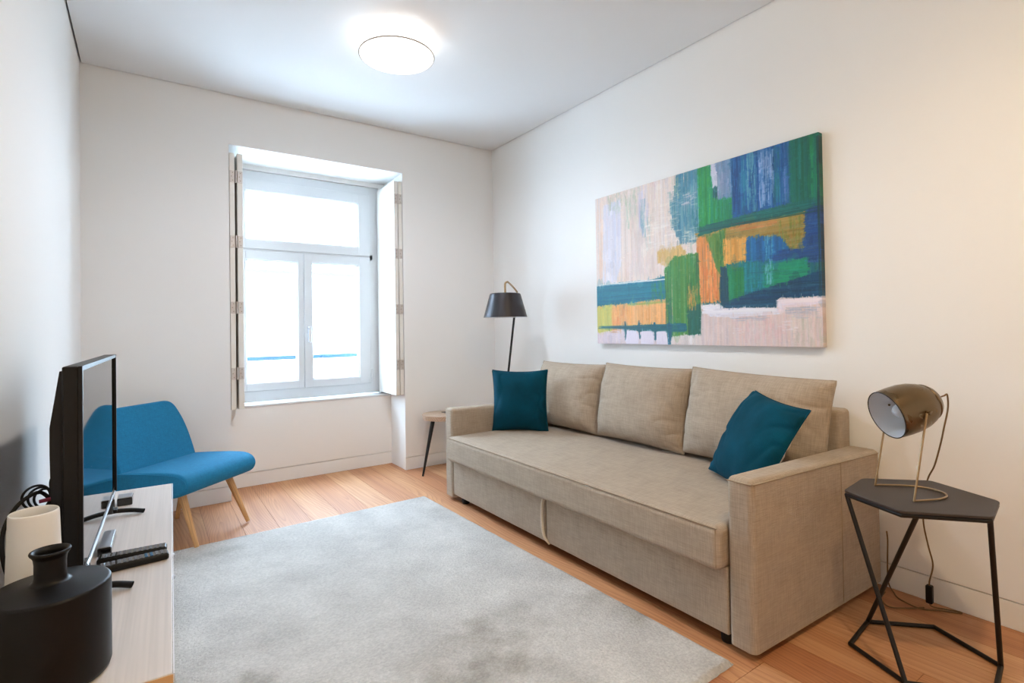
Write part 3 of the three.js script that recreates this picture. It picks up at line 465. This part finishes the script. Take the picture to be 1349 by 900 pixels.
// ------------------------------------------------------------------ blue chair in the corner
{
  const t = thing('lounge_chair', 'armless blue fabric lounge chair with wooden legs in the corner', 'chair', [0.19, 0, 3.51], rad(43));
  // own axes: z to the front, x to its left as one sits; seat runs z -0.28 .. 0.235
  const prof = (pts, w, bev) => { const s = new THREE.Shape(); s.moveTo(...pts[0]); s.splineThru(pts.slice(1).concat([pts[0]]).map((q) => new THREE.Vector2(...q))); return new THREE.ExtrudeGeometry(s, { depth: w - 2 * bev, bevelEnabled: true, bevelThickness: bev, bevelSize: bev, bevelSegments: 5, curveSegments: 40 }); };
  const seat = prof([[-0.27, 0.366], [-0.1, 0.382], [0.1, 0.392], [0.19, 0.385], [0.225, 0.352], [0.205, 0.312], [0.12, 0.288], [-0.05, 0.27], [-0.25, 0.262], [-0.285, 0.31]], 0.52, 0.016).translate(0, 0, -0.244);
  own(t, 'seat', boxUV(seat.rotateY(-Math.PI / 2), 0.2), M.wool);
  const b = new THREE.Shape(); const hw = 0.238, tw = 0.190, hh = 0.365;
  b.moveTo(-hw, 0); b.lineTo(hw, 0); b.bezierCurveTo(hw + 0.004, 0.12, hw, 0.20, hw - 0.018, 0.27); b.bezierCurveTo(hw - 0.04, hh - 0.02, tw, hh, tw - 0.06, hh); b.lineTo(-tw + 0.06, hh); b.bezierCurveTo(-tw, hh, -hw + 0.04, hh - 0.02, -hw + 0.018, 0.27); b.bezierCurveTo(-hw, 0.20, -hw - 0.004, 0.12, -hw, 0);
  const back = new THREE.ExtrudeGeometry(b, { depth: 0.05, bevelEnabled: true, bevelThickness: 0.018, bevelSize: 0.016, bevelSegments: 5, curveSegments: 20 });
  back.translate(0, 0, -0.05).rotateX(rad(-20)).translate(0, 0.363, -0.19);
  own(t, 'backrest', boxUV(back, 0.2), M.wool);
  own(t, 'piping', tube([new THREE.Vector3(-0.258, 0.386, -0.2), new THREE.Vector3(-0.2585, 0.394, 0), new THREE.Vector3(-0.2585, 0.392, 0.16), new THREE.Vector3(-0.2585, 0.375, 0.218), new THREE.Vector3(-0.2585, 0.345, 0.235), new THREE.Vector3(-0.258, 0.31, 0.215)], 0.0025, 40), M.wool);
  for (const [tx, tz, bx, bz] of [[-0.165, 0.11, -0.19, 0.235], [0.165, 0.11, 0.19, 0.235], [-0.165, -0.17, -0.185, -0.26], [0.165, -0.17, 0.185, -0.26]])
    own(t, 'leg', rod(new THREE.Vector3(bx, bz > 0 ? 0.012 : 0, bz), new THREE.Vector3(tx, 0.30, tz), 0.011, 0.021, 18), M.oak);
}

// ------------------------------------------------------------------ television bench, television and what stands there
const BENCH = 0.45, turnB = rad(-1.9);
{
  const t = thing('television_bench', 'low white bench with pale wood top along the left wall', 'bench', [0.041, 0, 1.25], turnB);
  // own axes: origin at the near right corner on the floor, x to the right, z towards the camera
  const L = 1.595, Wd = 0.345;
  const top = new RoundedBoxGeometry(Wd - 0.004, 0.018, L - 0.004, 2, 0.002).translate(-Wd / 2, BENCH - 0.009, -L / 2), p = boxUV(top, 1).attributes.position;
  const tg = boxUV(top, 1), uv = tg.attributes.uv; for (let i = 0; i < p.count; i++) uv.setXY(i, tg.attributes.position.getX(i) / 0.4, tg.attributes.position.getZ(i) / 1.6);
  own(t, 'top', tg, M.laminate);
  own(t, 'edge_band', new THREE.BoxGeometry(Wd - 0.002, 0.017, 0.002).translate(-Wd / 2, BENCH - 0.0095, 0.0005), M.edgeWood, 'bare wood coloured end edge');
  own(t, 'front_edge', new THREE.BoxGeometry(0.002, 0.017, L - 0.004).translate(0.0003, BENCH - 0.0095, -L / 2), M.consoleWhite);
  for (const z of [-0.012, -L + 0.012, -L / 2]) own(t, 'side_panel', new THREE.BoxGeometry(Wd - 0.03, BENCH - 0.06, 0.018).translate(-Wd / 2 - 0.008, (BENCH - 0.018) / 2 + 0.02, z), M.consoleWhite);
  own(t, 'bottom_panel', new THREE.BoxGeometry(Wd - 0.03, 0.018, L - 0.03).translate(-Wd / 2 - 0.008, 0.05, -L / 2), M.consoleWhite);
  own(t, 'back_panel', new THREE.BoxGeometry(0.006, BENCH - 0.07, L - 0.03).translate(-Wd + 0.008, BENCH / 2 + 0.01, -L / 2), M.consoleWhite);
  for (const k of [0, 1]) { const d = own(t, 'door', new RoundedBoxGeometry(0.016, BENCH - 0.075, L / 2 - 0.02, 2, 0.002).translate(-0.012, BENCH / 2 + 0.008, -L * (0.25 + 0.5 * k)), M.consoleWhite); own(d, 'knob', new THREE.SphereGeometry(0.008, 12, 8).translate(-0.002, BENCH - 0.08, -L * (k ? 0.56 : 0.44)), M.silver); }
  for (const [x, z] of [[-0.075, -0.04], [-Wd + 0.03, -0.04], [-0.075, -L + 0.04], [-Wd + 0.03, -L + 0.04]]) own(t, 'foot', new THREE.CylinderGeometry(0.015, 0.012, 0.042, 14).translate(x, 0.021, z), M.blackPlastic);
}
{
  const t = thing('television', 'black flat television seen almost edge-on upon the white bench', 'television', [-0.115, BENCH, 2.05], rad(-1.9));
  // own axes: +x is the way the screen faces, z along the bench; the screen plane is x = 0
  const hl = 0.452, y0 = 0.087, y1 = 0.60;
  own(t, 'housing', new RoundedBoxGeometry(0.03, y1 - y0, hl * 2, 3, 0.004).translate(-0.0165, (y0 + y1) / 2, 0), M.blackPlastic);
  own(t, 'screen', new THREE.BoxGeometry(0.001, y1 - y0 - 0.026, hl * 2 - 0.022).translate(-0.001, (y0 + y1) / 2 + 0.005, 0), M.screen);
  for (const k of [-1, 1]) own(t, 'side_bezel', new THREE.BoxGeometry(0.008, y1 - y0, 0.011).translate(0.002, (y0 + y1) / 2, k * (hl - 0.0058)), M.blackPlastic);
  own(t, 'top_bezel', new THREE.BoxGeometry(0.007, 0.011, hl * 2 - 0.002).translate(0.0015, y1 - 0.0058, 0), M.blackPlastic);
  const bulge = new THREE.Shape(); [[0, 0.02], [0.022, 0.02], [0.03, 0.03], [0.03, 0.26], [0.026, 0.285], [0, 0.42]].forEach(([a, b], i) => (i ? bulge.lineTo(-a, b) : bulge.moveTo(-a, b)));
  const tall = new THREE.Shape(); [[0, 0.0], [0.018, 0.0], [0.024, 0.3], [0.024, 0.36], [0.006, 0.49], [0, 0.49]].forEach(([a, b], i) => (i ? tall.lineTo(-a, b) : tall.moveTo(-a, b)));
  own(t, 'back_cover', merge(new THREE.ExtrudeGeometry(bulge, { depth: 0.70, bevelEnabled: true, bevelThickness: 0.006, bevelSize: 0.003, bevelSegments: 2 }).translate(-0.033, y0 + 0.02, -0.35), new THREE.ExtrudeGeometry(tall, { depth: hl * 2 - 0.02, bevelEnabled: false }).translate(-0.031, y0 + 0.012, -hl + 0.01)), M.blackPlastic);
  own(t, 'bottom_strip', new RoundedBoxGeometry(0.012, 0.009, hl * 2 - 0.004, 2, 0.002).translate(-0.004, y0 - 0.002, 0), M.silver, 'silver strip along the lower edge');
  for (const z of [-0.40, 0.30]) {
    const f = own(t, 'foot', merge(tube([new THREE.Vector3(-0.10, 0.0112, z + 0.012), new THREE.Vector3(-0.05, 0.020, z), new THREE.Vector3(0, 0.026, z), new THREE.Vector3(0.05, 0.020, z), new THREE.Vector3(0.092, 0.0112, z + 0.012)], 0.0105, 30).scale(1, 0.8, 1), new RoundedBoxGeometry(0.03, 0.010, 0.04, 2, 0.003).translate(-0.004, 0.026, z)), M.blackPlastic);
    own(f, 'neck', new RoundedBoxGeometry(0.018, 0.075, 0.05, 2, 0.004).translate(-0.008, 0.055, z), M.glossBlack);
  }
}
{ // two small glossy boxes under the lower edge of the television
  const mk = (label, X, D, w, l, h) => { const t = thing('adapter_box', label, 'box', [X, BENCH, D], turnB, 'small boxes under the television'); own(t, 'case', new RoundedBoxGeometry(w, h, l, 3, 0.004).translate(0, h / 2, 0), M.glossBlack); own(t, 'lid', new RoundedBoxGeometry(w - 0.004, 0.004, l - 0.006, 2, 0.0015).translate(0, h + 0.001, 0), M.silver); };
  mk('small grey topped black box under the television beside the remotes', -0.105, 2.115, 0.035, 0.17, 0.026);
  mk('small grey topped black box at the far end under the television', -0.072, 2.62, 0.05, 0.07, 0.03);
}
{ // remotes
  const mk = (label, X, D, turn, blue) => {
    const t = thing('remote_control', label, 'remote', [X, BENCH, D], turn, 'remote controls on the bench'); const L = 0.172, w = 0.044;
    own(t, 'body', new RoundedBoxGeometry(L, 0.019, w, 4, 0.007).translate(0, 0.0096, 0), M.blackPlastic);
    own(t, 'face', new RoundedBoxGeometry(L - 0.008, 0.003, w - 0.008, 2, 0.001).translate(0, 0.0188, 0), M.glossBlack);
    const bs = [], bb = []; for (let i = 0; i < 12; i++) for (let j = 0; j < 3; j++) (blue && i > 7 && i < 10 ? bb : bs).push(new RoundedBoxGeometry(0.0075, 0.003, 0.006, 1, 0.001).translate(-L / 2 + 0.014 + i * 0.0128, 0.0208, (j - 1) * 0.0105));
    own(t, 'buttons', merge(bs), M.button).userData.kind = 'stuff'; if (bb.length) own(t, 'colour_buttons', merge(bb), M.buttonBlue).userData.kind = 'stuff';
  };
  mk('black remote control lying farther from the black vase', -0.036, 1.972, rad(-3), false);
  mk('black remote control with blue keys lying nearer the black vase', -0.034, 1.903, rad(4), true);
}
{
  const t = thing('bottle_vase', 'wide black ceramic bottle vase with short neck on the bench', 'vase', [-0.157, BENCH, 1.375]);
  own(t, 'body', lathe([[0, 0], [0.086, 0], [0.093, 0.004], [0.096, 0.014], [0.096, 0.175], [0.0955, 0.1775], [0.0942, 0.1798], [0.092, 0.181], [0.089, 0.1815], [0.06, 0.186], [0.034, 0.190], [0.029, 0.192], [0.0262, 0.196], [0.0252, 0.203], [0.025, 0.228], [0.0265, 0.240]], 80), M.ceramicBlack);
  own(t, 'lip', lathe([[0.0252, 0.236], [0.0285, 0.243], [0.0315, 0.2465], [0.0325, 0.2495], [0.0315, 0.252], [0.0285, 0.2525], [0.0245, 0.249], [0.0215, 0.242], [0.021, 0.20], [0.028, 0.186], [0.06, 0.175], [0.06, 0.05], [0, 0.05]], 64), M.ceramicBlack);
}
{
  const t = thing('flower_pot', 'tall white tapered ceramic pot between black vase and television', 'pot', [-0.201, BENCH, 1.53]);
  own(t, 'body', lathe([[0, 0], [0.048, 0], [0.051, 0.004], [0.0515, 0.012], [0.0425, 0.285], [0.042, 0.292], [0.0405, 0.2945], [0.0388, 0.292], [0.0382, 0.28], [0.045, 0.06], [0, 0.06]], 64), M.ceramicWhite);
}
{
  const t = thing('television_cable', 'black cable looped behind the television above the white pot', 'cable', [-0.25, BENCH, 1.8]);
  const c = [V(-0.185, 0.70, 1.72), V(-0.205, 0.735, 1.715), V(-0.22, 0.745, 1.70), V(-0.25, 0.725, 1.69), V(-0.272, 0.68, 1.68), V(-0.276, 0.62, 1.68), V(-0.268, 0.55, 1.70), V(-0.26, 0.48, 1.75), V(-0.25, 0.456, 1.85), V(-0.25, 0.455, 2.1)];
  part(t, 'cord', tube(c, 0.0045, 80), M.cable);
  for (let k = 0; k < 3; k++) part(t, 'loop', tube([...Array(16).keys()].map((i) => { const a = i / 16 * Math.PI * 2; return V(-0.222 + (0.026 - 0.004 * k) * Math.cos(a) + 0.006 * k, 0.728 + (0.03 - 0.003 * k) * Math.sin(a) - 0.004 * k, 1.72 + 0.008 * k + 0.006 * Math.sin(a * 2)); }), 0.0028, 60, true), M.cable);
  part(t, 'plug', rod(V(-0.214, 0.723, 1.70), V(-0.182, 0.727, 1.70), 0.0045, 0.005), M.magenta, 'magenta plug');
  part(t, 'plug_lead', tube([V(-0.19, 0.725, 1.71), V(-0.195, 0.765, 1.72), V(-0.18, 0.79, 1.73), V(-0.172, 0.80, 1.75)], 0.003, 20), M.cable);
}

// ------------------------------------------------------------------ floor lamp and stool beyond the sofa
{
  const t = thing('floor_lamp', 'slender black floor lamp with dark metal drum shade in the corner', 'lamp', [2.225, 0, 3.42]);
  const a = V(2.225, 0.02, 3.42), b = V(2.428, 1.385, 3.42);
  part(t, 'base', lathe([[0, 0], [0.125, 0], [0.128, 0.006], [0.126, 0.014], [0.02, 0.02], [0, 0.02]], 48).translate(2.225, 0, -3.42), M.blackMetal);
  part(t, 'pole', rod(a, b, 0.0085), M.blackMetal);
  const sc = V(2.198, 1.392, 3.24);
  part(t, 'bracket', tube([b, V(2.432, 1.405, 3.418), V(2.42, 1.422, 3.40), V(2.33, 1.456, 3.33), V(2.228, 1.478, 3.245), V(2.208, 1.476, 3.238), V(2.198, 1.462, 3.24), sc], 0.0075, 60, false, 0.3), M.brassLight);
  const sh = part(t, 'shade', lathe([[0.008, 0.0], [0.105, 0], [0.112, -0.003], [0.116, -0.01], [0.163, -0.178], [0.1615, -0.178], [0.1145, -0.012], [0.108, -0.006], [0.008, -0.005]], 72).translate(sc.x, sc.y, sc.z), M.shadeSteel);
  part(sh, 'lining', lathe([[0.1612, -0.1775], [0.1142, -0.0125], [0.107, -0.0065], [0, -0.006]], 64).translate(sc.x, sc.y, sc.z), M.shadeInner, 'white inside of the shade');
  part(t, 'bulb', merge(new THREE.SphereGeometry(0.03, 20, 14).translate(sc.x, sc.y - 0.09, sc.z), new THREE.CylinderGeometry(0.016, 0.016, 0.055, 16).translate(sc.x, sc.y - 0.034, sc.z)), M.shadeInner);
}
{
  const t = thing('wooden_stool', 'small stool with raw wood seat and thin black legs behind the sofa', 'stool', [1.95, 0, 3.79]);
  const g = new THREE.CylinderGeometry(0.165, 0.158, 0.038, 56, 3).translate(1.95, 0.438, -3.79), p = g.attributes.position;
  for (let i = 0; i < p.count; i++) { const dx = p.getX(i) - 1.95, dz = p.getZ(i) + 3.79, r = Math.hypot(dx, dz); if (r > 0.01) { const a = Math.atan2(dz, dx), k = 1 + 0.05 * N3(Math.cos(a) * 1.6, Math.sin(a) * 1.6, 4) + 0.015 * N3(Math.cos(a) * 6, Math.sin(a) * 6, p.getY(i) * 60); p.setX(i, 1.95 + dx * k); p.setZ(i, -3.79 + dz * k); } }
  g.computeVertexNormals(); const seat = part(t, 'seat', boxUV(g, 0.36, 0.4, 0.2), M.slab);
  part(seat, 'metal_inlay', box(1.97, 2.03, 0.457, 0.460, 3.80, 3.86), M.tableBlack);
  for (const [x, d, bx, bd] of [[1.845, 3.755, 1.747, 3.745], [2.03, 3.70, 2.10, 3.62], [2.03, 3.87, 2.10, 3.95]]) part(t, 'leg', rod(V(bx, 0, bd), V(x, 0.422, d), 0.0075, 0.017, 16), M.blackMetal);
}

// ------------------------------------------------------------------ side table with its lamp
{
  const t = thing('side_table', 'black metal side table with six-cornered top beside the sofa', 'table', [2.14, 0, 0.68]);
  const ring = [[2.003, 0.857], [2.213, 0.882], [2.372, 0.72], [2.268, 0.507], [2.07, 0.478], [1.916, 0.66]];
  const H = 0.54, c = [2.14, 0.684];
  { // rounded six-cornered plate
    const s = new THREE.Shape(), n = ring.length; ring.forEach(([x, d], i) => { const [x0, d0] = ring[(i + n - 1) % n], [x1, d1] = ring[(i + 1) % n], l0 = Math.hypot(x - x0, d - d0), l1 = Math.hypot(x1 - x, d1 - d), r = 0.018, ax = x + (x0 - x) * r / l0, ad = d + (d0 - d) * r / l0, bx = x + (x1 - x) * r / l1, bd = d + (d1 - d) * r / l1; i ? s.lineTo(ax, ad) : s.moveTo(ax, ad); s.quadraticCurveTo(x, d, bx, bd); }); s.closePath();
    const g = new THREE.ExtrudeGeometry(s, { depth: 0.004, bevelEnabled: true, bevelThickness: 0.002, bevelSize: 0.002, bevelSegments: 2, curveSegments: 6 }); g.rotateX(-Math.PI / 2).translate(0, H - 0.006, 0);
    part(t, 'top', g, M.tableBlack);
  }
  const r = 0.0074, inset = ring.map(([x, d]) => [lerp(x, c[0], 0.035), lerp(d, c[1], 0.035)]);
  const hoop = (y) => merge(inset.map(([x, d], i) => { const [x1, d1] = inset[(i + 1) % 6]; return [rod(V(x, y, d), V(x1, y, d1), r, r, 12), new THREE.SphereGeometry(r, 12, 8).translate(x, y, -d)]; }).flat());
  part(t, 'top_rail', hoop(H - 0.015), M.blackMetal);
  part(t, 'base_ring', hoop(r), M.blackMetal);
  const P = (i, y) => V(inset[i][0], y, inset[i][1]), front = V(lerp(inset[4][0], inset[5][0], 0.82), H - 0.015, lerp(inset[4][1], inset[5][1], 0.82));
  part(t, 'leg', rod(P(0, H - 0.015), P(5, r), r, r, 12), M.blackMetal);
  part(t, 'leg', rod(front, P(1, r), r, r, 12), M.blackMetal);
  part(t, 'leg', rod(P(4, H - 0.015), P(3, r), r, r, 12), M.blackMetal);
}
{
  const y = 0.5445, t = thing('desk_lamp', 'brass bullet-headed desk lamp on a wire stand upon the side table', 'lamp', [2.14, 0.54, 0.71]);
  const L = V(2.137, y, 0.812), R = V(2.041, y, 0.665), pl = V(2.192, 0.829, 0.785), pr = V(2.098, 0.829, 0.642), w = 0.0032;
  part(t, 'stand', merge(rod(L, pl, w), rod(R, pr, w), tube([L, V(2.16, y, 0.797), V(2.205, y, 0.755), V(2.233, y, 0.71), V(2.234, y, 0.668), V(2.210, y, 0.632), V(2.17, y, 0.618), V(2.12, y, 0.626), R], w, 60), new THREE.SphereGeometry(w, 10, 8).translate(L.x, L.y, L.z), new THREE.SphereGeometry(w, 10, 8).translate(R.x, R.y, R.z)), M.brassLight);
  const head = new THREE.Group(); head.name = 'head'; const mid = pl.clone().add(pr).multiplyScalar(0.5); head.position.copy(mid).sub(t.position); t.add(head);
  const phi = rad(17), side = pl.clone().sub(pr).normalize(), horiz = new THREE.Vector3(0, 1, 0).cross(side).normalize(); if (horiz.x < 0) horiz.negate();
  const axis = horiz.multiplyScalar(Math.cos(phi)).add(new THREE.Vector3(0, Math.sin(phi), 0));
  head.quaternion.setFromUnitVectors(new THREE.Vector3(0, 1, 0), axis); head.updateMatrixWorld(true);
  const out = [[0.0815, -0.075], [0.0835, -0.06], [0.0848, -0.03], [0.084, 0.0], [0.079, 0.03], [0.070, 0.055], [0.060, 0.072]];
  own(head, 'shade', lathe(out.concat(out.slice().reverse().map(([a, b]) => [a - 0.0016, b])), 72), M.brass);
  own(head, 'cap', lathe([[0.0605, 0.070], [0.0625, 0.073], [0.0605, 0.0765], [0.050, 0.090], [0.034, 0.102], [0.012, 0.108], [0.008, 0.112], [0.006, 0.120], [0, 0.121]], 56), M.brass);
  own(head, 'rim', new THREE.TorusGeometry(0.0812, 0.0018, 8, 72).rotateX(Math.PI / 2).translate(0, -0.0752, 0), M.blackMetal);
  own(head, 'lining', lathe(out.map(([a, b]) => [a - 0.0022, b]).concat([[0, 0.073]]), 64), M.shadeInner, 'white inside of the head');
  own(head, 'bulb', lathe([[0, -0.048], [0.012, -0.045], [0.021, -0.035], [0.0245, -0.02], [0.021, -0.004], [0.014, 0.012], [0.012, 0.022]], 28), M.bulb);
  own(head, 'socket', lathe([[0, 0.072], [0.018, 0.072], [0.018, 0.03], [0.014, 0.02], [0, 0.02]], 24), M.shadeInner);
  for (const [pv, sg] of [[pl, 1], [pr, -1]]) { const a = pv.clone().addScaledVector(side, -0.006 * sg), b = pv.clone().addScaledVector(side, 0.014 * sg); part(t, 'wing_nut', merge(rod(a, b, 0.004), rod(b.clone().add(new THREE.Vector3(-0.011, -0.004, 0)), b.clone().add(new THREE.Vector3(0.011, 0.004, 0)), 0.003)), M.brass); }
  const tip = new THREE.Vector3(0, 0.119, 0).applyMatrix4(head.matrixWorld);
  part(t, 'cord', merge(tube([tip, tip.clone().addScaledVector(axis, 0.02), V(2.285, 0.87, 0.64), V(2.305, 0.82, 0.645), V(2.315, 0.75, 0.66), V(2.33, 0.69, 0.675), V(2.365, 0.60, 0.705), V(2.395, 0.54, 0.735), V(2.42, 0.46, 0.757), V(2.435, 0.36, 0.765), V(2.47, 0.26, 0.762), V(2.505, 0.18, 0.76), V(2.515, 0.11, 0.775), V(2.518, 0.085, 0.777)], 0.0027, 120),
    tube([V(2.518, 0.03, 0.777), V(2.522, 0.010, 0.772), V(2.555, 0.004, 0.73), V(2.572, 0.004, 0.70), V(2.562, 0.004, 0.695), V(2.52, 0.004, 0.75), V(2.48, 0.004, 0.80), V(2.50, 0.004, 0.87), V(2.54, 0.004, 0.905), V(2.568, 0.03, 0.935), V(2.573, 0.12, 0.938), V(2.574, 0.2, 0.936), V(2.577, 0.24, 0.94)], 0.0027, 140), tube([V(2.50, 0.004, 0.79), V(2.44, 0.004, 0.83), V(2.40, 0.004, 0.875), V(2.45, 0.004, 0.92), V(2.52, 0.004, 0.93)], 0.0027, 40)), M.cord);
  part(t, 'switch', rbox(2.506, 2.530, 0.022, 0.092, 0.766, 0.788, 0.005, 3), M.blackPlastic, 'black cord switch');
}

scene.traverse((o) => { if (o.isMesh) { o.castShadow = true; o.receiveShadow = true; } });
renderer.render(scene, camera);
